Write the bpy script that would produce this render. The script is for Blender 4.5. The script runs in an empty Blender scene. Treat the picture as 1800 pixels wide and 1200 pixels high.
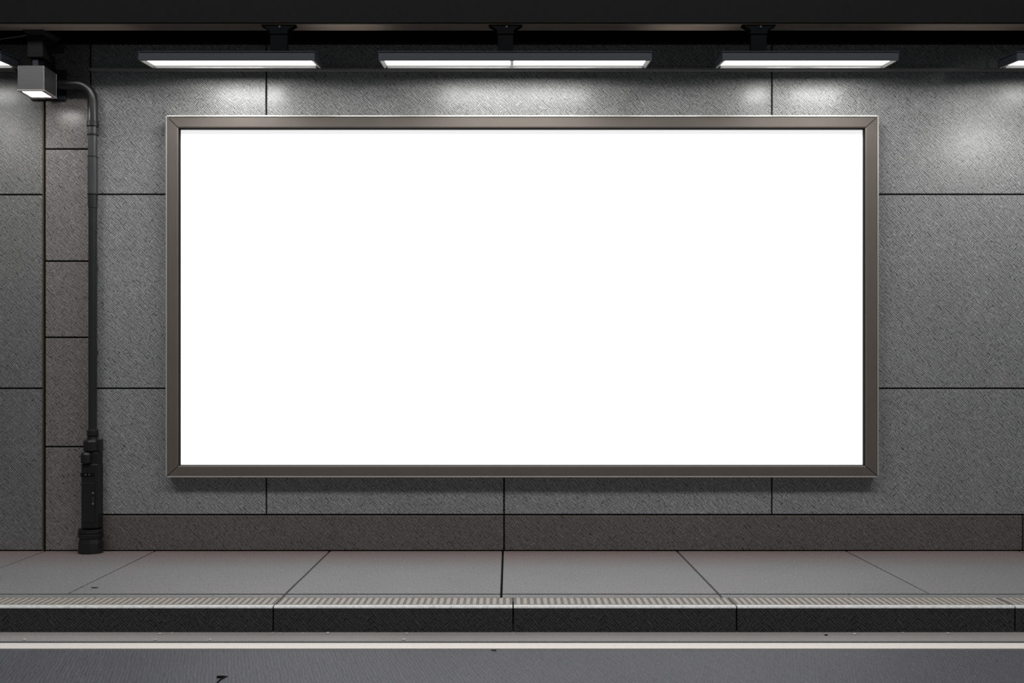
import bpy, bmesh, math, random
from mathutils import Vector, Matrix

random.seed(4)
S = bpy.context.scene
COL = S.collection

# ------------------------------------------------------------------ camera model
F, XV, YV, EYE, D = 1700.0, 895.0, 665.0, 1.70, 9.54      # focal px, vanishing point, eye height, eye to wall


def P(px, py, d):
    """point at distance d in front of the wall"""
    s = (D - d) / F
    return Vector(((px - XV) * s, -d, EYE + (YV - py) * s))


def X(px, d=0.0): return (px - XV) * (D - d) / F
def Z(py, d=0.0): return EYE + (YV - py) * (D - d) / F


cam = bpy.data.cameras.new('camera')
co = bpy.data.objects.new('camera', cam)
COL.objects.link(co)
co.location = (0, -D, EYE)
co.rotation_euler = (math.pi / 2, 0, 0)
cam.sensor_width = 36
cam.lens = F / 1800 * 36
cam.shift_x = (900 - XV) / 1800
cam.shift_y = (YV - 600) / 1800
cam.clip_end = 200
S.camera = co

# ------------------------------------------------------------------ materials


def mat(name):
    m = bpy.data.materials.new(name)
    m.use_nodes = True
    nt = m.node_tree
    b = nt.nodes['Principled BSDF']
    return m, nt, b


def N(nt, t, **kw):
    n = nt.nodes.new(t)
    for k, v in kw.items():
        setattr(n, k, v)
    return n


def math_n(nt, op, a, b=None, c=None):
    n = N(nt, 'ShaderNodeMath', operation=op)
    for i, v in enumerate((a, b, c)):
        if v is None:
            continue
        if isinstance(v, (int, float)):
            n.inputs[i].default_value = v
        else:
            nt.links.new(v, n.inputs[i])
    return n.outputs[0]


def noise(nt, vec, scale, detail=2.0, rough=.5):
    n = N(nt, 'ShaderNodeTexNoise')
    n.inputs['Scale'].default_value = scale
    n.inputs['Detail'].default_value = detail
    n.inputs['Roughness'].default_value = rough
    nt.links.new(vec, n.inputs['Vector'])
    return n.outputs['Fac']


def mixc(nt, fac, a, b, mode='MIX'):
    n = N(nt, 'ShaderNodeMix', data_type='RGBA', blend_type=mode)
    for i, v in ((0, fac), (6, a), (7, b)):
        if isinstance(v, (int, float)):
            n.inputs[i].default_value = v
        elif isinstance(v, tuple):
            n.inputs[i].default_value = (*v, 1)
        else:
            nt.links.new(v, n.inputs[i])
    return n.outputs[2]


def ramp(nt, fac, lo, hi):
    n = N(nt, 'ShaderNodeMapRange')
    nt.links.new(fac, n.inputs[0])
    n.inputs[1].default_value = lo
    n.inputs[2].default_value = hi
    return n.outputs[0]


def scaled(nt, fac_socket, col):
    """colour times scalar"""
    n = N(nt, 'ShaderNodeVectorMath', operation='SCALE')
    if isinstance(col, tuple):
        n.inputs[0].default_value = col
    else:
        nt.links.new(col, n.inputs[0])
    nt.links.new(fac_socket, n.inputs['Scale'])
    return n.outputs[0]


def hatched(name, base, amp=.45, pitch=.0168, patch=28, rough=.4, spec=.5, bump=.25, speck=.22, yscale=1.0, tint=None, tint_amt=0,
            bumpdist=.004):
    """stone with a fine two-way diagonal chisel pattern"""
    m, nt, b = mat(name)
    tc = N(nt, 'ShaderNodeTexCoord').outputs['Object']
    sx = N(nt, 'ShaderNodeSeparateXYZ')
    nt.links.new(tc, sx.inputs[0])
    x, y, z = sx.outputs
    yz = math_n(nt, 'MULTIPLY_ADD', y, yscale, z)
    u = math_n(nt, 'ADD', x, yz)
    v = math_n(nt, 'SUBTRACT', x, yz)

    k = 2 * math.pi / (pitch * math.sqrt(2))

    def streak(p, q, off):
        """fine chisel lines running along q, broken up and wavering"""
        cb = N(nt, 'ShaderNodeCombineXYZ')
        nt.links.new(math_n(nt, 'MULTIPLY', p, .55 / pitch), cb.inputs[0])
        nt.links.new(math_n(nt, 'MULTIPLY', q, .16 / pitch), cb.inputs[1])
        cb.inputs[2].default_value = off
        f = math_n(nt, 'SUBTRACT', noise(nt, cb.outputs[0], 1.0, 1.0, .5), .5)
        return math_n(nt, 'SINE', math_n(nt, 'ADD', math_n(nt, 'MULTIPLY', p, k), math_n(nt, 'MULTIPLY', f, 9.0)))
    a = streak(u, v, 3.3)
    c = streak(v, u, 9.1)
    mask = ramp(nt, noise(nt, tc, patch, 3, .7), .43, .50)
    h = math_n(nt, 'ADD', math_n(nt, 'MULTIPLY', a, mask), math_n(nt, 'MULTIPLY', c, math_n(nt, 'SUBTRACT', 1.0, mask)))
    st = math_n(nt, 'MULTIPLY_ADD', ramp(nt, noise(nt, tc, patch * 2.3, 1), .35, .65), .6, .4)
    h = math_n(nt, 'MULTIPLY', h, st)
    sp = math_n(nt, 'SUBTRACT', noise(nt, tc, 120, 2, .7), .5)
    fac = math_n(nt, 'ADD', math_n(nt, 'MULTIPLY_ADD', h, amp, 1.0), math_n(nt, 'MULTIPLY', sp, speck * 6))
    big = math_n(nt, 'MULTIPLY_ADD', math_n(nt, 'SUBTRACT', noise(nt, tc, .9, 3), .5), .35, 1.0)
    fac = math_n(nt, 'MAXIMUM', math_n(nt, 'MULTIPLY', fac, big), .05)
    col = base
    if tint:
        col = mixc(nt, math_n(nt, 'MULTIPLY', ramp(nt, noise(nt, tc, 1.3, 3), .35, .7), tint_amt), base, tint)
    nt.links.new(scaled(nt, fac, col), b.inputs['Base Color'])
    b.inputs['Roughness'].default_value = rough
    b.inputs['Specular IOR Level'].default_value = spec
    if bump:
        bn = N(nt, 'ShaderNodeBump')
        bn.inputs['Strength'].default_value = bump
        bn.inputs['Distance'].default_value = bumpdist
        nt.links.new(h, bn.inputs['Height'])
        nt.links.new(bn.outputs[0], b.inputs['Normal'])
    return m


def paint(name, col, rough=.5, metal=0.0, spec=.5, var=.15, scale=9.0, stretch=None):
    m, nt, b = mat(name)
    tc = N(nt, 'ShaderNodeTexCoord').outputs['Object']
    v = tc
    if stretch:
        mp = N(nt, 'ShaderNodeMapping')
        mp.inputs['Scale'].default_value = stretch
        nt.links.new(tc, mp.inputs[0])
        v = mp.outputs[0]
    f = math_n(nt, 'MULTIPLY_ADD', math_n(nt, 'SUBTRACT', noise(nt, v, scale, 4), .5), var * 2, 1.0)
    nt.links.new(scaled(nt, f, col), b.inputs['Base Color'])
    b.inputs['Roughness'].default_value = rough
    b.inputs['Metallic'].default_value = metal
    b.inputs['Specular IOR Level'].default_value = spec
    return m


def glow(name, col, strength, base=(.85, .85, .85)):
    m, nt, b = mat(name)
    b.inputs['Base Color'].default_value = (*base, 1)
    b.inputs['Roughness'].default_value = .6
    b.inputs['Specular IOR Level'].default_value = .2
    b.inputs['Emission Color'].default_value = (*col, 1)
    b.inputs['Emission Strength'].default_value = strength
    return m


M_WALL = hatched('grey_wall_stone', (.225, .230, .231), rough=.31, amp=1.0, bump=.05)
M_PIER = hatched('warm_grey_pier_stone', (.160, .150, .146), rough=.30, amp=.95, bump=.05)
M_LEFT = hatched('left_wall_stone', (.150, .150, .150), rough=.28, amp=.95, bump=.05)
M_PLINTH = hatched('brown_plinth_stone', (.104, .095, .091), rough=.55, amp=.9, pitch=.0185, bump=.03)
M_JOINT = paint('dark_joint', (.012, .011, .011), rough=.9, spec=.1)
M_BEAM = paint('black_beam_paint', (.0058, .0058, .0058), rough=.7, spec=.08, var=.3, scale=30)
M_SOFFIT = paint('brown_soffit_board', (.36, .285, .235), rough=.7, spec=.2, var=.25, scale=14, stretch=(.15, 1, 1))
M_BAND = paint('black_band', (.006, .006, .006), rough=.8, spec=.1)
M_LEDGE = paint('grey_ledge_metal', (.26, .26, .26), rough=.45, spec=.5)
M_BRASS = paint('dull_bronze_strip', (.075, .054, .030), rough=.5, metal=.4)
M_FRAME = paint('brushed_bronze', (.122, .104, .090), rough=.5, metal=.15, var=.10, scale=6, stretch=(1, 1, 1))
M_EDGE = paint('bright_edge_metal', (.58, .555, .53), rough=.35, metal=.55, var=.05)
M_GASKET = paint('black_gasket', (.004, .004, .004), rough=.8, spec=.1)
M_PANEL = glow('backlit_panel', (1, 1, 1), .82)
M_LAMP = paint('slate_lamp_enamel', (.024, .027, .034), rough=.5, spec=.22, var=.08)
M_LAMPD = paint('dark_lamp_bracket', (.0025, .0028, .0034), rough=.6, spec=.03)
M_POST = paint('charcoal_post_paint', (.009, .009, .0093), rough=.55, spec=.1)
M_SILVER = paint('silver_trim', (.62, .60, .57), rough=.4, metal=.3, var=.08)
M_DIFF = glow('lamp_diffuser', (1, .99, .96), 2.6)
M_STEEL = paint('brushed_box_steel', (.20, .20, .205), rough=.33, metal=.8, var=.2, scale=5, stretch=(1, 1, 6))
M_PIPE = paint('black_pipe_enamel', (.015, .016, .0175), rough=.32, spec=.6, var=.2)
M_SLEEVE = paint('highlight_pipe_metal', (.060, .062, .065), rough=.3, metal=.3, spec=.6, var=.2)  # lighter than the pipe enamel: the pipe's highlights put into the base colour
M_PIPED = paint('black_cast_iron', (.009, .009, .0093), rough=.42, spec=.45, var=.25, scale=25)
M_SCREW = paint('bright_screw', (.5, .5, .5), rough=.35, metal=.8)
M_CABLE = paint('grey_cable', (.14, .14, .14), rough=.5)
M_STONECHIP = paint('pale_chip', (.55, .54, .52), rough=.8, scale=60)
M_TWIG = paint('dark_twig', (.008, .007, .006), rough=.9, spec=.1)

# pavement slabs: fine grain plus a mottled band turning redder and darker towards the wall


def pavement_mat():
    m, nt, b = mat('pavement_concrete')
    tc = N(nt, 'ShaderNodeTexCoord').outputs['Object']
    sx = N(nt, 'ShaderNodeSeparateXYZ')
    nt.links.new(tc, sx.inputs[0])
    mp = N(nt, 'ShaderNodeMapping')
    mp.inputs['Scale'].default_value = (1, .3, 1)
    nt.links.new(tc, mp.inputs[0])
    g = math_n(nt, 'SUBTRACT', noise(nt, mp.outputs[0], 85, 3, .75), .5)
    pits = ramp(nt, noise(nt, mp.outputs[0], 34, 1), .26, .20)
    flecks = ramp(nt, noise(nt, mp.outputs[0], 41, 1), .745, .80)
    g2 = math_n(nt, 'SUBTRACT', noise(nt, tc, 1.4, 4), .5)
    fac = math_n(nt, 'ADD', math_n(nt, 'MULTIPLY_ADD', g, 1.7, 1.0), math_n(nt, 'MULTIPLY', g2, .3))
    fac = math_n(nt, 'MAXIMUM', math_n(nt, 'ADD', math_n(nt, 'MULTIPLY_ADD', pits, -.5, fac), math_n(nt, 'MULTIPLY', flecks, .7)), .1)
    wall_tint = math_n(nt, 'ADD', ramp(nt, sx.outputs[1], -.95, .05), math_n(nt, 'MULTIPLY', g2, .8))
    wall_tint = math_n(nt, 'MULTIPLY', wall_tint, .95)
    wall_tint.node.use_clamp = True
    col = mixc(nt, wall_tint, (.208, .208, .215), (.18, .132, .124))
    nt.links.new(scaled(nt, fac, col), b.inputs['Base Color'])
    vo = N(nt, 'ShaderNodeTexVoronoi')
    vo.inputs['Scale'].default_value = 7
    nt.links.new(tc, vo.inputs['Vector'])
    b.inputs['Roughness'].default_value = .6
    b.inputs['Specular IOR Level'].default_value = .35
    bn = N(nt, 'ShaderNodeBump')
    bn.inputs['Strength'].default_value = .25
    bn.inputs['Distance'].default_value = .003
    nt.links.new(g, bn.inputs['Height'])
    nt.links.new(bn.outputs[0], b.inputs['Normal'])
    return m


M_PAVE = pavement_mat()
M_ROAD = hatched('asphalt', (.083, .085, .097), rough=.55, amp=.42, pitch=.017, patch=24, bump=.04, speck=.2, yscale=.3, spec=.4)
M_GUTTER = hatched('gutter_concrete', (.30, .29, .277), rough=.6, amp=.12, pitch=.02, bump=.1, speck=.14)
M_LINE = paint('cream_road_paint', (.80, .755, .70), rough=.6, var=.10, scale=30)
M_KERB = hatched('black_granite', (.030, .030, .031), rough=.5, amp=1.2, pitch=.018, patch=30, bump=.1, speck=.3, spec=.35)
M_NOSE = paint('kerb_edge_highlight', (.66, .66, .66), rough=.45, var=.5, scale=45)  # bright highlight along the kerb edge, painted as a pale base colour
M_RIBBASE = paint('dark_rib_ground', (.15, .145, .14), rough=.7, var=.2, scale=60)
M_RIB = paint('beige_rib', (.36, .325, .29), rough=.65, var=.3, scale=70)

# ------------------------------------------------------------------ mesh helpers


class MB:
    def __init__(self):
        self.bm = bmesh.new()

    def box(self, x0, x1, y0, y1, z0, z1):
        x0, x1 = sorted((x0, x1)); y0, y1 = sorted((y0, y1)); z0, z1 = sorted((z0, z1))
        v = [self.bm.verts.new(p) for p in
             ((x0, y0, z0), (x1, y0, z0), (x1, y1, z0), (x0, y1, z0), (x0, y0, z1), (x1, y0, z1), (x1, y1, z1), (x0, y1, z1))]
        for f in ((0, 3, 2, 1), (4, 5, 6, 7), (0, 1, 5, 4), (1, 2, 6, 5), (2, 3, 7, 6), (3, 0, 4, 7)):
            self.bm.faces.new([v[i] for i in f])
        return v

    def hexa(self, pts):
        """8 points: bottom ring then top ring"""
        v = [self.bm.verts.new(p) for p in pts]
        for f in ((0, 3, 2, 1), (4, 5, 6, 7), (0, 1, 5, 4), (1, 2, 6, 5), (2, 3, 7, 6), (3, 0, 4, 7)):
            self.bm.faces.new([v[i] for i in f])
        return v

    def prism(self, prof, x0, x1):
        """profile of (y, z) swept along x"""
        a = [self.bm.verts.new((x0, y, z)) for y, z in prof]
        b = [self.bm.verts.new((x1, y, z)) for y, z in prof]
        n = len(prof)
        self.bm.faces.new(a); self.bm.faces.new(b[::-1])
        for i in range(n):
            j = (i + 1) % n
            self.bm.faces.new((a[i], b[i], b[j], a[j]))

    def lathe(self, prof, c=(0, 0, 0), n=28, squash=1.0, caps=True):
        """profile of (r, z) turned about z"""
        rings = []
        for r, z in prof:
            rings.append([self.bm.verts.new((c[0] + r * math.cos(2 * math.pi * i / n),
                                             c[1] + squash * r * math.sin(2 * math.pi * i / n), c[2] + z)) for i in range(n)])
        for k in range(len(rings) - 1):
            for i in range(n):
                j = (i + 1) % n
                self.bm.faces.new((rings[k][i], rings[k][j], rings[k + 1][j], rings[k + 1][i]))
        if caps:
            self.bm.faces.new(rings[0][::-1]); self.bm.faces.new(rings[-1])

    def tube(self, pts, r, n=20):
        pts = [Vector(p) for p in pts]
        rs = r if isinstance(r, (list, tuple)) else [r] * len(pts)
        rings = []
        up = None
        for i, p in enumerate(pts):
            t = ((pts[i + 1] if i < len(pts) - 1 else p) - (pts[i - 1] if i else p)).normalized()
            if up is None:
                up = t.orthogonal().normalized()
            up = (up - t * up.dot(t)).normalized()
            w = t.cross(up)
            rings.append([self.bm.verts.new(p + rs[i] * (math.cos(2 * math.pi * k / n) * up + math.sin(2 * math.pi * k / n) * w))
                          for k in range(n)])
        for a, b in zip(rings, rings[1:]):
            for k in range(n):
                j = (k + 1) % n
                self.bm.faces.new((a[k], a[j], b[j], b[k]))
        self.bm.faces.new(rings[0][::-1]); self.bm.faces.new(rings[-1])

    def build(self, name, m, parent=None, bevel=0.0, smooth=False, seg=2):
        bmesh.ops.recalc_face_normals(self.bm, faces=self.bm.faces)
        me = bpy.data.meshes.new(name)
        self.bm.to_mesh(me); self.bm.free()
        me.materials.append(m)
        o = bpy.data.objects.new(name, me)
        COL.objects.link(o)
        if parent:
            o.parent = parent
        if bevel:
            md = o.modifiers.new('bevel', 'BEVEL')
            md.width = bevel; md.segments = seg; md.limit_method = 'ANGLE'; md.angle_limit = .6
        if smooth:
            for p in me.polygons:
                p.use_smooth = True
            md = o.modifiers.new('edges', 'EDGE_SPLIT')
            md.split_angle = math.radians(38)
        return o


def box(name, m, x0, x1, y0, y1, z0, z1, parent=None, bevel=0.0):
    b = MB(); b.box(x0, x1, y0, y1, z0, z1)
    return b.build(name, m, parent, bevel)


def struct(o):
    o['kind'] = 'structure'
    return o


def tag(o, label, cat, group=None):
    o['label'] = label; o['category'] = cat
    if group:
        o['group'] = group
    return o


def thing(name, loc, label, cat, group=None):
    o = bpy.data.objects.new(name, None)
    o.empty_display_size = .2
    COL.objects.link(o)
    o.location = loc
    return tag(o, label, cat, group)


def copy_tree(o, parent=None):
    c = o.copy(); COL.objects.link(c)
    if parent:
        c.parent = parent
    for ch in list(o.children):
        copy_tree(ch, c)
    return c


# ------------------------------------------------------------------ setting: walls
XL, XR = -8.2, 8.2
GAP = .0075


def cladding(name, m, rows, y=0.0, depth=.03):
    """rows: (ztop, zbottom, [x edges]); one mesh of stone panels with open joints, on a dark backing"""
    b = MB()
    for zt, zb, xs in rows:
        for a, c in zip(xs, xs[1:]):
            b.box(a + GAP, c - GAP, y, y + depth, zb + GAP, zt - GAP)
    o = b.build(name, m, None, bevel=.004, seg=1)
    return struct(o)


zt_ = 6.0
xb = X(159)
main_rows = [
    (zt_, Z(124), [xb, X(468), X(1357), XR]),
    (Z(124), Z(341.5), [xb, X(468), X(1357), XR]),
    (Z(341.5), Z(682.5), [xb, X(468), X(1357), XR]),
    (Z(682.5), Z(904.5), [xb, X(468), X(886), X(1357), XR]),
]
wall = cladding('wall_back', M_WALL, main_rows)
struct(box('wall_core', M_JOINT, XL, XR, .026, .3, -.25, zt_)).parent = wall
pier_rows = []
zz = [zt_, Z(262), Z(459), Z(593), Z(785), .0]
for a, c in zip(zz, zz[1:]):
    pier_rows.append((a, c, [X(79), xb]))
cladding('wall_pier', M_PIER, pier_rows, y=-.004)
left_rows = [(zt_, Z(124), [XL, X(76)]), (Z(124), Z(342), [XL, X(76)]), (Z(342), Z(682.5), [XL, X(76)]), (Z(682.5), 0.0, [XL, X(76)])]
cladding('wall_left', M_LEFT, left_rows)
cladding('baseboard_back', M_PLINTH, [(Z(904.5), 0.0, [xb, X(886), X(1798), XR])], y=-.004)
# thin bronze strip in the joint between left wall and pier
struct(box('trim_1', M_BRASS, X(75.2), X(77.2), -.006, .026, .0, Z(126)))
# ledge across the wall
lb = MB()
lb.box(xb + .01, XR, -.055, .0, Z(123.5, .05), Z(119.5, .05))
lb.box(XL, X(30), -.055, .0, Z(123.5, .05), Z(119.5, .05))
struct(lb.build('trim_2', M_LEDGE, None, bevel=.003))
# black band high on the wall
struct(box('trim_3', M_BAND, XL, XR, -.06, .0, Z(75, .06), Z(75, .06) + .42))
# girder in front and its brown underside
BD0, BD1 = .62, .455
BZ = Z(42.5, BD0)
gb = MB()
gb.box(XL, XR, -BD0, -BD0 + .05, BZ + .014, 6.0)
gb.box(XL, XR, -BD0 - .02, -BD0 + .03, BZ + .006, BZ + .03)
struct(gb.build('beam', M_BEAM, None, bevel=.004))
struct(box('trim_4', M_SOFFIT, XL, XR, -BD0 + .002, -BD1, BZ, BZ + .03, None, .002))
struct(box('ceiling', M_BAND, XL, XR, -BD0 + .05, .3, 6.0, 6.2))

# ------------------------------------------------------------------ setting: ground
KD = D - EYE * F / 400.0              # kerb front face distance from wall
KH = .197                             # kerb height
slab_x = [XL, X(-226), X(80), X(273), X(580), X(884), X(1190), X(1487), X(1790), XR]
y_in = -(D - EYE * F / 378.5)         # line between slabs and border
y_kb = -(D - EYE * F / 385.5)         # back of kerb stones
pb = MB()
for a, c in zip(slab_x, slab_x[1:]):
    pb.box(a + .009, c - .009, -.006, y_in + .018, -.06, 0)
# narrow border strip
bx = [XL, X(80), X(580), X(884), X(1190), X(1790), XR]
for a, c in zip(bx, bx[1:]):
    pb.box(a + .009, c - .009, y_in - .018, y_kb + .03, -.06, -.002)
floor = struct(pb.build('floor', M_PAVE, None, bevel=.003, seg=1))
fc = box('floor_bed', M_JOINT, XL, XR, y_kb + .001, .02, -.25, -.035)
fc.parent = floor
struct(fc)


def ground_y(py, z):
    """y on the horizontal plane z for a picture row"""
    return -D + (EYE - z) * F / (py - YV)


road_z = -KH
yl0, yl1 = ground_y(1129.5, road_z), ground_y(1139, road_z)
yg0 = ground_y(1125.5, road_z)
struct(box('road', M_ROAD, XL, XR, -14, yg0, road_z - .15, road_z - .006))
gm = MB()
gm.prism([(-KD + .3, road_z - .12), (-KD + .3, road_z + .002), (-KD, road_z + .002), (yg0 + .06, road_z - .004),
          (yg0 + .05, road_z - .004), (yg0, road_z - .0045), (yg0, road_z - .12)], XL, XR)
struct(gm.build('gutter', M_GUTTER))
lm = MB()
lm.box(XL, XR, yl1, yl0, road_z - .0058, road_z - .001)
struct(lm.build('road_line', M_LINE))

# ------------------------------------------------------------------ kerb stones


def kx(px): return (px - XV) * EYE / 402.0


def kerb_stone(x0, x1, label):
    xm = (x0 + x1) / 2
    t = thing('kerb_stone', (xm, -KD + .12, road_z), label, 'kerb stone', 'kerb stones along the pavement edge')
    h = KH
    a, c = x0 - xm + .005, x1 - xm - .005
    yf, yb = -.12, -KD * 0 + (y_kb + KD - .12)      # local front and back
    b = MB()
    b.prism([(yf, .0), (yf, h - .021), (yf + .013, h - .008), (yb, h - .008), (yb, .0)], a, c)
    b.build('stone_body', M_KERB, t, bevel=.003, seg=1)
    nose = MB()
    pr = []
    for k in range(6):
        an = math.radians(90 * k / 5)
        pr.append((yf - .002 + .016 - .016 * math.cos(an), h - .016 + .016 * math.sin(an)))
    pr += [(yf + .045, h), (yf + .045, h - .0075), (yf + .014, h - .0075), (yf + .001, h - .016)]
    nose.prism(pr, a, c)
    n = nose.build('highlight_edge', M_NOSE, t)
    n['label'] = 'pale nosing with painted highlight'
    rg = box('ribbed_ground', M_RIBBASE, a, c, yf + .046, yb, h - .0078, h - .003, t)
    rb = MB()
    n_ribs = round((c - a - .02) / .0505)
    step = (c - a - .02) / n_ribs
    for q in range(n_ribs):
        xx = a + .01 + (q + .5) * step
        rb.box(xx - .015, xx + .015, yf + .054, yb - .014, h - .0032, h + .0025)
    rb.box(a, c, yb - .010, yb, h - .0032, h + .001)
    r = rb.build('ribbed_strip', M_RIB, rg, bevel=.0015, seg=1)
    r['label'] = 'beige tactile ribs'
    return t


KJ = [-390, 478, 902, 1297, 1789, 2215]
KL = ['',
      'black granite kerb stone with ribbed top under the left half of the billboard',
      'black granite kerb stone with ribbed top under the right half of the billboard',
      'long black granite kerb stone with ribbed top running to the right edge',
      'end sliver of black kerb stone cut off by the right edge of the photo']
KL[0] = 'long black granite kerb stone with ribbed top in front of the drainpipe'
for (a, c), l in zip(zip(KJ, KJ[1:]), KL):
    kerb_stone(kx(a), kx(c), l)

# ------------------------------------------------------------------ billboard
FD = .12                               # how far the frame stands off the wall
bx0, bx1 = X(291, FD), X(1545, FD)
bz1, bz0 = Z(202.5, FD), Z(839, FD)
ix0, ix1 = X(313, FD), X(1521.5, FD)
iz1, iz0 = Z(224.5, FD), Z(818.5, FD)
cx, cz = (bx0 + bx1) / 2, bz0
bill = thing('billboard', (cx, 0, cz), 'wide blank white billboard in a bronze metal frame on the grey wall', 'billboard')


def L(x, y, z): return (x - cx, y, z - cz)


EW = .017                              # bright edge bead width
ge = .0028                             # half of the mitre gap


def rail(o, i, swap):
    """o, i: two (x, z) ends on the outer line and on the inner line; a mitred rail with a bevelled face"""
    b = MB()
    ring = []
    (ox0, oz0), (ox1, oz1) = o
    (qx0, qz0), (qx1, qz1) = i
    lerp = lambda p, q, t: (p[0] + (q[0] - p[0]) * t, p[1] + (q[1] - p[1]) * t)
    prof = [(0, -.006), (0, -FD + .004), (.05, -FD), (.90, -FD), (1.0, -FD + .006), (1.0, -.030)]
    A = [b.bm.verts.new(L(*((lerp(o[0], i[0], t)[0], y, lerp(o[0], i[0], t)[1])))) for t, y in prof]
    B = [b.bm.verts.new(L(*((lerp(o[1], i[1], t)[0], y, lerp(o[1], i[1], t)[1])))) for t, y in prof]
    b.bm.faces.new(A); b.bm.faces.new(B[::-1])
    n = len(prof)
    for k in range(n):
        j = (k + 1) % n
        b.bm.faces.new((A[k], B[k], B[j], A[j]))
    return b


ex0, ex1, ez0, ez1 = bx0 + EW, bx1 - EW, bz0 + EW, bz1 - EW
rails = [
    ('top', [(ex0 + ge * 2, ez1), (ex1 - ge * 2, ez1)], [(ix0 + ge * 2, iz1), (ix1 - ge * 2, iz1)]),
    ('bottom', [(ex0 + ge * 2, ez0), (ex1 - ge * 2, ez0)], [(ix0 + ge * 2, iz0), (ix1 - ge * 2, iz0)]),
    ('left', [(ex0, ez0 + ge), (ex0, ez1 - ge)], [(ix0, iz0 + ge), (ix0, iz1 - ge)]),
    ('right', [(ex1, ez0 + ge), (ex1, ez1 - ge)], [(ix1, iz0 + ge), (ix1, iz1 - ge)]),
]
for nm, o_, i_ in rails:
    r = rail(o_, i_, nm).build('frame_rail', M_FRAME, bill)
    # the bright bead on the outer edge of this rail
    e = MB()
    if nm in ('top', 'bottom'):
        z = bz1 if nm == 'top' else bz0
        zi = ez1 if nm == 'top' else ez0
        s = 1 if nm == 'top' else -1
        e.hexa([L(bx0 + .003, -.004, z), L(bx1 - .003, -.004, z), L(ex1 - .003, -.004, zi + s * .0015), L(ex0 + .003, -.004, zi + s * .0015),
                L(bx0 + .003, -FD - .003, z), L(bx1 - .003, -FD - .003, z), L(ex1 - .003, -FD - .006, zi + s * .0015), L(ex0 + .003, -FD - .006, zi + s * .0015)])
    else:
        x = bx0 if nm == 'left' else bx1
        xi = ex0 if nm == 'left' else ex1
        s = -1 if nm == 'left' else 1
        e.hexa([L(x, -.004, bz0 + .003), L(x, -.004, bz1 - .003), L(xi + s * .0015, -.004, ez1 - .003), L(xi + s * .0015, -.004, ez0 + .003),
                L(x, -FD - .003, bz0 + .003), L(x, -FD - .003, bz1 - .003), L(xi + s * .0015, -FD - .006, ez1 - .003), L(xi + s * .0015, -FD - .006, ez0 + .003)])
    eo = e.build('edge_bead', M_EDGE, r, bevel=.004)
    eo['label'] = 'bright polished outer edge'
# back box and gasket
gs = MB()
for (a, c, z0, z1) in ((ex0 + .01, ex1 - .01, iz1 - .03, ez1 - .02), (ex0 + .01, ex1 - .01, ez0 + .02, iz0 + .02),
                       (ex0 + .01, ix0 + .03, iz0, iz1), (ix1 - .035, ex1 - .01, iz0, iz1)):
    q = MB.box(gs, a - cx, c - cx, -.028, -.010, z0 - cz, z1 - cz)
for (a, c, z0, z1) in ((ix0, ix0 + .004, iz0, iz1), (ix1 - .004, ix1, iz0, iz1), (ix0, ix1, iz0, iz0 + .004), (ix0, ix1, iz1 - .004, iz1)):
    gs.box(a - cx, c - cx, -.108, -.02, z0 - cz, z1 - cz)
gs.build('gasket', M_GASKET, bill)
# white panel with softly rounded corners
pn = MB()
w0, w1, h0, h1, rr = X(316, .052), X(1518.3, .052), Z(818.2, .052), Z(227.5, .052), .03
pts = []
for (ccx, ccz, a0) in ((w1 - rr, h1 - rr, 0), (w0 + rr, h1 - rr, 90), (w0 + rr, h0 + rr, 180), (w1 - rr, h0 + rr, 270)):
    for k in range(9):
        an = math.radians(a0 + 90 * k / 8)
        pts.append((ccx + rr * math.cos(an) - cx, ccz + rr * math.sin(an) - cz))
f1 = [pn.bm.verts.new((x, -.052, z)) for x, z in pts]
f2 = [pn.bm.verts.new((x, -.012, z)) for x, z in pts]
pn.bm.faces.new(f1); pn.bm.faces.new(f2[::-1])
for k in range(len(pts)):
    j = (k + 1) % len(pts)
    pn.bm.faces.new((f1[k], f2[k], f2[j], f1[j]))
po = pn.build('display_panel', M_PANEL, bill)
po['label'] = 'blank white backlit panel'

# ------------------------------------------------------------------ strip lamps
LD, LB = .66, .31                      # front and back distance from the wall
LT = .038                              # the back edge sits this much higher
lamp_zf = Z(106.5, LD)                 # front lower edge
post_d = .60


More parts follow.
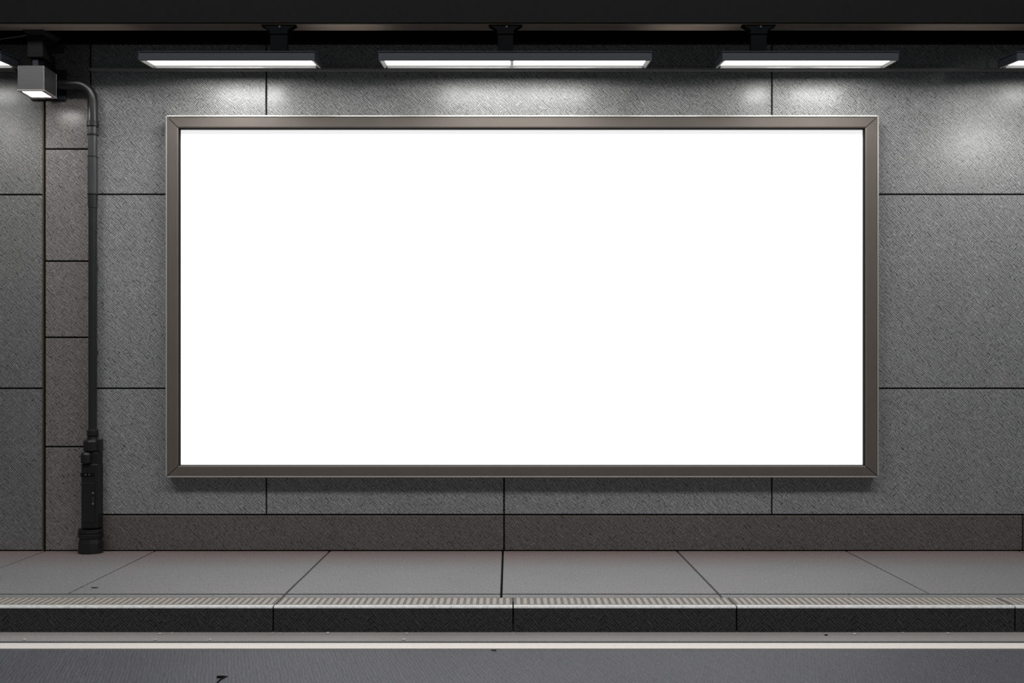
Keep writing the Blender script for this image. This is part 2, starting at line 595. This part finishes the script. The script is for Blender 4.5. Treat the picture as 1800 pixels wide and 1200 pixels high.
def strip_lamp(px0, px1, post, label, mullion=None, shadow_post=True, trims=(1, 1), rod=None):
    x0, x1 = X(px0, LD), X(px1, LD)
    xm = (x0 + x1) / 2
    t = thing('strip_lamp', (xm, -LD, lamp_zf), label, 'lamp', 'strip lamps hanging above the billboard')
    a, c = x0 - xm, x1 - xm
    dep = LD - LB
    H = .072
    up = lambda y: LT * y / dep
    th = .024
    b = MB()

    def bar(xa, xb_, ya, yb, za, zb):
        b.hexa([(xa, ya, za + up(ya)), (xb_, ya, za + up(ya)), (xb_, yb, za + up(yb)), (xa, yb, za + up(yb)),
                (xa, ya, zb + up(ya)), (xb_, ya, zb + up(ya)), (xb_, yb, zb + up(yb)), (xa, yb, zb + up(yb))])
    bar(a, c, 0, .012, 0, H)                         # front face
    bar(a, a + .01, .012, dep, 0.004, H)             # ends
    bar(c - .01, c, .012, dep, 0.004, H)
    bar(a, c, dep - .012, dep, .004, H)              # back
    bar(a + .01, c - .01, .012, dep - .012, H - .012, H)
    b.build('housing', M_LAMP, t, bevel=.002, seg=1)
    b = MB()
    bar(a - .006, c + .006, -.006, dep + .004, H + .005, H + .014)
    bar(a + .01, c - .01, .006, dep - .01, H - .001, H + .006)
    b.build('lid', M_LAMP, t, bevel=.002, seg=1)
    # silver trims round the opening
    for s, e in ((1, a + .011), (-1, c - .011)):
        b = MB()
        y0_, y1_ = .013, dep - .013
        b.hexa([(e, y0_, up(y0_)), (e + s * .010, y0_, up(y0_)), (e + s * .010, y1_, up(y1_)), (e, y1_, up(y1_)),
                (e, y0_, .024 + up(y0_)), (e + s * .036, y0_, .019 + up(y0_)), (e + s * .036, y1_, .019 + up(y1_)), (e, y1_, .024 + up(y1_))])
        o = b.build('end_trim', M_SILVER, t, bevel=.002, seg=1)
        o['label'] = 'silver end trim'
    b = MB()
    bar(a + .046, c - .046, dep - .055, dep - .013, -.004, .012)
    b.build('rear_trim', M_LEDGE, t, bevel=.002, seg=1)
    if mullion is not None:
        mx = X(mullion, LD) - xm
        b = MB()
        bar(mx - .017, mx + .017, .013, dep - .056, .004, .019)
        o = b.build('centre_trim', M_SILVER, t, bevel=.002, seg=1)
    b = MB()
    bar(a + .030, c - .030, .013, dep - .055, .0185, .028)
    o = b.build('diffuser', M_DIFF, t)
    o['label'] = 'glowing white diffuser'
    if post is not None:
        p0, p1 = X(post[0], post_d) - xm, X(post[1], post_d) - xm
        yp = LD - post_d
        top = BZ - lamp_zf
        b = MB()
        b.box(p0, p1, yp, yp + .05, H + .010, top)
        b.build('post', M_LAMPD, t, bevel=.003)
        b = MB()
        w = .085
        zb, zm, zt = top - .085, top - .050, top - .001
        y0, y1 = yp - .012, yp + .06
        v = [b.bm.verts.new(p) for y in (y0, y1) for p in
             ((p0 - .006, y, zb), (p1 + .006, y, zb), (p1 + .006, y, zm), (p1 + w, y, zt), (p0 - w, y, zt), (p0 - .006, y, zm))]
        b.bm.faces.new(v[:6]); b.bm.faces.new(v[6:][::-1])
        for i in range(6):
            j = (i + 1) % 6
            b.bm.faces.new((v[i], v[6 + i], v[6 + j], v[j]))
        br = b.build('mount_bracket', M_LAMPD, t, bevel=.002)
        b = MB()
        b.tube([((p0 + p1) / 2 + .012, y0 - .008, top - .022), ((p0 + p1) / 2 + .012, y0 + .004, top - .022)], .010, 10)
        b.build('bolt', M_LAMP, br)
    if rod is not None:
        rx = X(rod, .30) - xm
        b = MB()
        b.tube([(rx, .25, H + .03), (rx, .25, 6.0 - lamp_zf)], .008, 10)
        b.build('hanger_rod', M_LAMP, t)
    # the tube inside: lights through the opening
    return t, xm, (x0, x1)


lamps = [
    strip_lamp(243, 553, (475, 505), 'slate grey strip lamp above the left end of the billboard'),
    strip_lamp(665, 1146, (875, 902), 'longest strip lamp, split in two by a middle bar, above the billboard centre', mullion=900),
    strip_lamp(1270, 1580, (1320, 1348), 'slate grey strip lamp above the right corner of the billboard'),
    strip_lamp(-309, 1, (-120, -90), 'end of a strip lamp cut off by the left edge beside the square box lamp'),
    strip_lamp(1788, 2098, (1990, 2020), 'tip of a strip lamp on a thin rod at the right edge', rod=1792),
]

# ------------------------------------------------------------------ square box lamp
QD = .50
qx0, qx1 = X(31, QD), X(77, QD)
qz1, qz0 = Z(115, QD), Z(159.5, QD)
qd = .26
qm = (qx0 + qx1) / 2
sq = thing('box_lamp', (qm, -QD, qz0), 'square brushed steel box lamp hanging on a thick dark post at the upper left', 'lamp')
hw = (qx1 - qx0) / 2
hh = qz1 - qz0
b = MB()
t_ = .008
b.box(-hw, hw, 0, t_, .014, hh); b.box(-hw, hw, qd - t_, qd, .014, hh)
b.box(-hw, -hw + t_, t_, qd - t_, .014, hh); b.box(hw - t_, hw, t_, qd - t_, .014, hh)
b.box(-hw + t_, hw - t_, t_, qd - t_, hh - t_, hh)
b.build('lamp_housing', M_STEEL, sq, bevel=.002, seg=1)
b = MB()
e = .004
b.box(-hw - e, hw + e, -e, .022, 0, .013); b.box(-hw - e, hw + e, qd - .05, qd + e, 0, .013)
b.box(-hw - e, -hw + .03, .022, qd - .05, 0, .013); b.box(hw - .03, hw + e, .022, qd - .05, 0, .013)
o = b.build('rim', M_EDGE, sq, bevel=.002, seg=1)
o['label'] = 'bright metal rim'
o = box('diffuser', M_DIFF, -hw + .012, hw - .012, .016, qd - .04, .013, .02, sq)
o['label'] = 'glowing white diffuser'
# neck, post and flange above
n0, n1 = X(55, QD - .08) - qm, X(77, QD - .08) - qm
b = MB()
b.box(n0, n1, .08, .20, hh - .002, hh + .10)
b.build('neck', M_LAMPD, sq, bevel=.003)
box('neck_clip', M_LAMP, n0 + .016, n0 + .07, .068, .081, hh + .012, hh + .075, sq, .002)
p0, p1 = X(48, .46) - qm, X(75, .46) - qm
pz0, pz1 = Z(100, .46) - qz0, Z(60.5, .46) - qz0
box('post', M_POST, p0, p1, .04, .22, pz0, pz1, sq, .003)
ft = BZ - qz0
b = MB()
f0, f1 = X(46.5, .47) - qm, X(77, .47) - qm
b.hexa([(f0, .03, pz1 - .004), (f1, .03, pz1 - .004), (f1 + .02, .25, pz1 - .004), (f0, .25, pz1 - .004),
        (f0 - .035, .015, ft + .0), (f1 + .008, .015, ft + .0), (f1 + .06, .25, ft), (f0 - .035, .25, ft)])
b.build('ceiling_flange', M_PIPED, sq, bevel=.003)
# bracket plate fixing it to the wall
g0, g1 = X(54, .10) - qm, X(115, .03) - qm
b = MB()
b.box(X(53, .03) - qm, g1, QD - .03, QD + .0, Z(175, .04) - qz0, Z(122, .04) - qz0)
b.box(X(76, .06) - qm, X(92, .06) - qm, QD - .08, QD - .0, Z(126, .04) - qz0, Z(99, .04) - qz0)
b.box(X(80, .1) - qm, X(104, .1) - qm, QD - .12, QD - .0, Z(88.5, .1) - qz0, Z(76, .1) - qz0)
b.build('wall_plate', M_LAMP, sq, bevel=.006)
b = MB()
b.box(-hw * .6, hw * .3, qd - .002, QD - .028, .05, hh - .03)
b.build('arm', M_LAMPD, sq)

# thin cable on the left of the post
b = MB()
cp = [P(-75 + 121.5 * k / 8, 78.5 - 16.5 * k / 8 + .8 * math.sin(math.pi * k / 8), .44) for k in range(9)]
b.tube(cp, .005, 8)
tag(b.build('cable', M_CABLE, None, smooth=True), 'thin grey cable running left from the box lamp post', 'cable')

# ------------------------------------------------------------------ conduit pipe
PDS = .085                             # pipe axis distance from wall
pxm = X(163, PDS)
pipe = thing('drainpipe', (pxm, -PDS, 0), 'black pipe bending down the wall left of the billboard to the pavement', 'pipe')
r1, r2 = .050, .040
zb = Z(149, PDS)
Rb = .15
pts = [(X(104, PDS) - pxm, 0, zb), (-Rb - .02, 0, zb)]
for k in range(0, 11):
    an = math.radians(90 - 9 * k)
    pts.append((-Rb + Rb * math.cos(an), 0, zb - Rb + Rb * math.sin(an)))
zc = Z(276, PDS)
pts.append((0, 0, Z(216, PDS)))
b = MB(); b.tube(pts, r1 - .003, 28)
b.build('elbow', M_PIPE, pipe, smooth=True)
zs = lambda py: Z(py, PDS)
b = MB(); b.lathe([(r1 - .006, zs(278)), (r1 - .006, zs(216))], n=32)
b.build('upper_sleeve', M_SLEEVE, pipe, smooth=True)
b = MB(); b.lathe([(r1 - .003, zs(342)), (r1 - .003, zs(276.8))], n=32)
b.build('middle_sleeve', M_SLEEVE, pipe, smooth=True)
b = MB()
b.lathe([(r2, zs(765)), (r2, zs(366)), (r2 + .005, zs(365)), (r2 + .005, zs(343))], n=32)
b.build('lower_pipe', M_PIPE, pipe, smooth=True)
for py0, py1, rr_ in ((213.5, 223, r1 + .006), (235.5, 238.5, r1 + .003), (274.8, 276.8, r1 + .001), (340.6, 342.6, r1 + .001)):
    b = MB()
    b.lathe([(rr_ - .004, zs(py1)), (rr_, zs(py1) + .003), (rr_, zs(py0) - .003), (rr_ - .004, zs(py0))], n=32)
    b.build('collar', M_PIPED, pipe, smooth=True)
# wall clips behind the pipe
for py in (219, 470, 620):
    b = MB()
    b.box(-.018, .018, 0.03, PDS - .004, zs(py) - .02, zs(py) + .02)
    b.build('wall_clip', M_PIPED, pipe)
# coupling
b = MB()
b.lathe([(r2, zs(766.5)), (.046, zs(766)), (.053, zs(765)), (.053, zs(756)), (.048, zs(755)), (r2, zs(754.6))], n=32)
b.lathe([(.056, zs(773.5)), (.050, zs(770)), (.050, zs(767)), (r2, zs(766))], n=32)
b.build('coupling', M_PIPED, pipe, smooth=True)
b = MB()
b.lathe([(.060, zs(793)), (.072, zs(791.5)), (.072, zs(776)), (.066, zs(773.5)), (.045, zs(772))], c=(-.014, 0, 0), n=12)
b.box(.045, .080, -.035, .055, zs(792), zs(772))
b.build('union_nut', M_PIPED, pipe, bevel=.003)
bxs = X(158, .1) - pxm
b = MB()
b.box(X(144.5, .12) - pxm, X(172.5, .12) - pxm, -.045, .075, zs(815), zs(794))
b.lathe([(.04, zs(814)), (.05, zs(811)), (.05, zs(798)), (.04, zs(794))], c=(bxs - .020, -.05, 0), n=20)
b.build('junction_block', M_PIPED, pipe, bevel=.007)
# tall access housing
hx0, hx1 = X(143, .13) - pxm, X(172.5, .13) - pxm
b = MB()
b.box(hx0, hx1, -.055, .078, zs(928), zs(814))
ho = b.build('access_housing', M_PIPED, pipe, bevel=.012)
b = MB()
b.box(hx0 + .018, hx1 - .030, -.061, -.053, zs(917), zs(847))
dr = b.build('access_door', M_PIPED, ho, bevel=.003)
box('cover_band', M_BAND, hx0 - .002, hx1 - .035, -.060, -.053, zs(836), zs(830), ho, .001)
for px in (151, 157.5):
    b = MB()
    xx = X(px, .14) - pxm
    b.tube([(xx, -.064, zs(833)), (xx, -.058, zs(833))], .006, 10)
    b.build('screw', M_SCREW, ho)
lx = X(164, .145) - pxm
b = MB()
b.box(lx - .012, lx + .012, -.068, -.060, zs(883.5), zs(872.5))
b.build('latch', M_LAMP, dr, bevel=.003)
for py in (865, 883.5):
    b = MB()
    b.tube([(lx, -.072, zs(py)), (lx, -.060, zs(py))], .008, 10)
    b.build('screw', M_SCREW, dr)
# lower ring and foot
fx = X(160, .1) - pxm
b = MB()
b.lathe([(.085, zs(930)), (.115, zs(928)), (.118, zs(934.5)), (.108, zs(935.5)), (.122, zs(937)), (.122, zs(941)), (.112, zs(944)), (.09, zs(944.5))][::-1],
        c=(fx, -.02, 0), n=36, squash=.85)
b.build('base_ring', M_PIPED, pipe, smooth=True)
b = MB()
b.lathe([(.121, .0), (.121, .02), (.119, .10), (.110, .135), (.105, zs(943))], c=(fx, -.02, 0), n=10, squash=.85)
b.build('foot', M_PIPED, pipe, bevel=.006)
b = MB()
b.box(hx0 + .012, hx0 + .055, -.045, .04, zs(931), zs(921)); b.box(hx1 - .07, hx1 - .02, -.045, .04, zs(933), zs(921))
b.build('strap_lug', M_LAMPD, pipe, bevel=.003)

# ------------------------------------------------------------------ small litter
chips = [(43, 1124, 1), (281, 1115, 1.1), (273, 1124, .8), (369, 1124, .9), (302, 1113.5, .8), (478, 1113.5, .7), (493, 1113.5, .6),
         (533, 1114, .7), (576, 1114, 1.2), (715, 1114, .9), (710, 1124, 1.1), (1502, 1115, 1.0), (1587, 1113.5, .9), (1667, 1114, 1.0)]
b = MB()
bmesh.ops.create_icosphere(b.bm, subdivisions=2, radius=.011)
for v in b.bm.verts:
    v.co *= 1 + .35 * (random.random() - .5)
    v.co.z *= .6
chip = None
for px, py, s in chips:
    z = road_z
    y = ground_y(py, z)
    if chip is None:
        o = chip = b.build('stone_chip', M_STONECHIP)
    else:
        o = chip.copy(); COL.objects.link(o)
    tt = max(0, min(1, (-KD - y) / (-KD - yg0 - .06)))
    o.location = ((px - XV) * (D + y) / F, y, road_z + .002 - .006 * tt + .005 * s)
    o.scale = (s * random.uniform(.9, 1.5), s, s)
    o.rotation_euler = (0, 0, random.uniform(0, 6))
    tag(o, 'tiny pale stone chip lying in the gutter below the kerb', 'stone chip', 'pale stone chips in the gutter')


def GP(px, py, z, lift=0.0):
    y = ground_y(py, z)
    return Vector(((px - XV) * (D + y) / F, y, z + lift))


b = MB()
rz = road_z - .006
b.tube([GP(381, 1191.2, rz, .006), GP(391, 1190.6, rz, .007), GP(401, 1190, rz, .005)], [.008, .007, .002], 8)
b.tube([GP(395, 1190.6, rz, .006), GP(388, 1195, rz, .006), GP(382, 1200, rz, .005)], [.004, .0045, .004], 8)
tag(b.build('twig', M_TWIG), 'small forked dark twig lying on the road at the lower left', 'twig')


def scrap(px, py, z, w, label, d=.02):
    c = GP(px, py, z)
    b = MB()
    v = [b.bm.verts.new((w * math.cos(a) * random.uniform(.8, 1.1), d * math.sin(a) * random.uniform(.8, 1.1), .002 + .004 * abs(math.cos(a))))
         for a in [k * math.pi / 5 for k in range(10)]]
    u = [b.bm.verts.new((q.co.x, q.co.y, q.co.z - .002)) for q in v]
    b.bm.faces.new(v); b.bm.faces.new(u[::-1])
    for k in range(10):
        j = (k + 1) % 10
        b.bm.faces.new((v[k], u[k], u[j], v[j]))
    o = b.build('leaf_scrap', M_TWIG)
    o.location = c
    tag(o, label, 'leaf')


scrap(167, 1033, 0, .032, 'dark curled leaf scrap lying on the pavement left of the slab joint', .012)
scrap(868, 1143, rz, .02, 'dark scrap on the road edge below the middle of the white line', .012)
scrap(1452, 1116, road_z, .016, 'dark scrap in the gutter under the right end of the billboard', .012)

# ------------------------------------------------------------------ lights
w = bpy.data.worlds.new('world')
S.world = w
w.use_nodes = True
w.node_tree.nodes['Background'].inputs[0].default_value = (.90, .94, 1.0, 1)
w.node_tree.nodes['Background'].inputs[1].default_value = .09


def area(name, loc, target, sx_, sy_, power, col=(1, 1, 1), spread=180):
    l = bpy.data.lights.new(name, 'AREA')
    l.shape = 'RECTANGLE'; l.size = sx_; l.size_y = sy_
    l.energy = power; l.color = col
    l.spread = math.radians(spread)
    o = bpy.data.objects.new(name, l)
    COL.objects.link(o)
    o.location = loc
    o.rotation_euler = (Vector(target) - Vector(loc)).to_track_quat('-Z', 'Y').to_euler()
    return o


# street lamps high over the far side of the road
for x in (-6.4, -2.2, 2.2, 6.4):
    area('street_light', (x, -6.0, EYE + 7.2), (x * .85, 0, 1.6), 2.8, 1.4, 198, (1, .985, .97))
# light of the strip lamps, at their openings
for (px, wd, pw) in ((377, .50, 8), (440, .14, 3.4), (905, 1.5, 17), (1376, .2, 4), (1490, .5, 8), (-95, .35, 3), (1880, .3, 3)):
    xx = X(px, .5)
    o = area('strip_lamp_light', (xx, -.49, lamp_zf + LT * .49 + .006), (xx, -.49 + .1086, lamp_zf - 1), wd, .16, pw, (1, .99, .97))
# the box lamp's own light
area('box_lamp_light', (qm, -QD + .13, qz0 + .010), (qm, -QD + .13, 0), .2, .16, 2.5, (1, .98, .95))
# ceiling spots further along the wall, past both ends of the picture
for x, d_, pw, tx in ((5.59, 2.26, 2.6, 4.9), (-5.75, 1.6, .9, -5.3)):
    area('spot_light', (x, -d_, EYE + 2.95), (tx, 0, EYE + 1.9), .14, .10, pw, (1, .99, .97), 60)

area('spot_light', (-4.64, -1.2, EYE + 2.84), (-4.5, 0, EYE + 1.2), .5, .12, 1.0, (1, .99, .97), 70)
# ------------------------------------------------------------------ render look
S.view_settings.view_transform = 'Standard'
S.view_settings.look = 'None'
S.view_settings.exposure = 0.0
S.view_settings.gamma = 1.0
S.view_settings.use_curve_mapping = False
S.cycles.use_denoising = True
S.cycles.max_bounces = 6
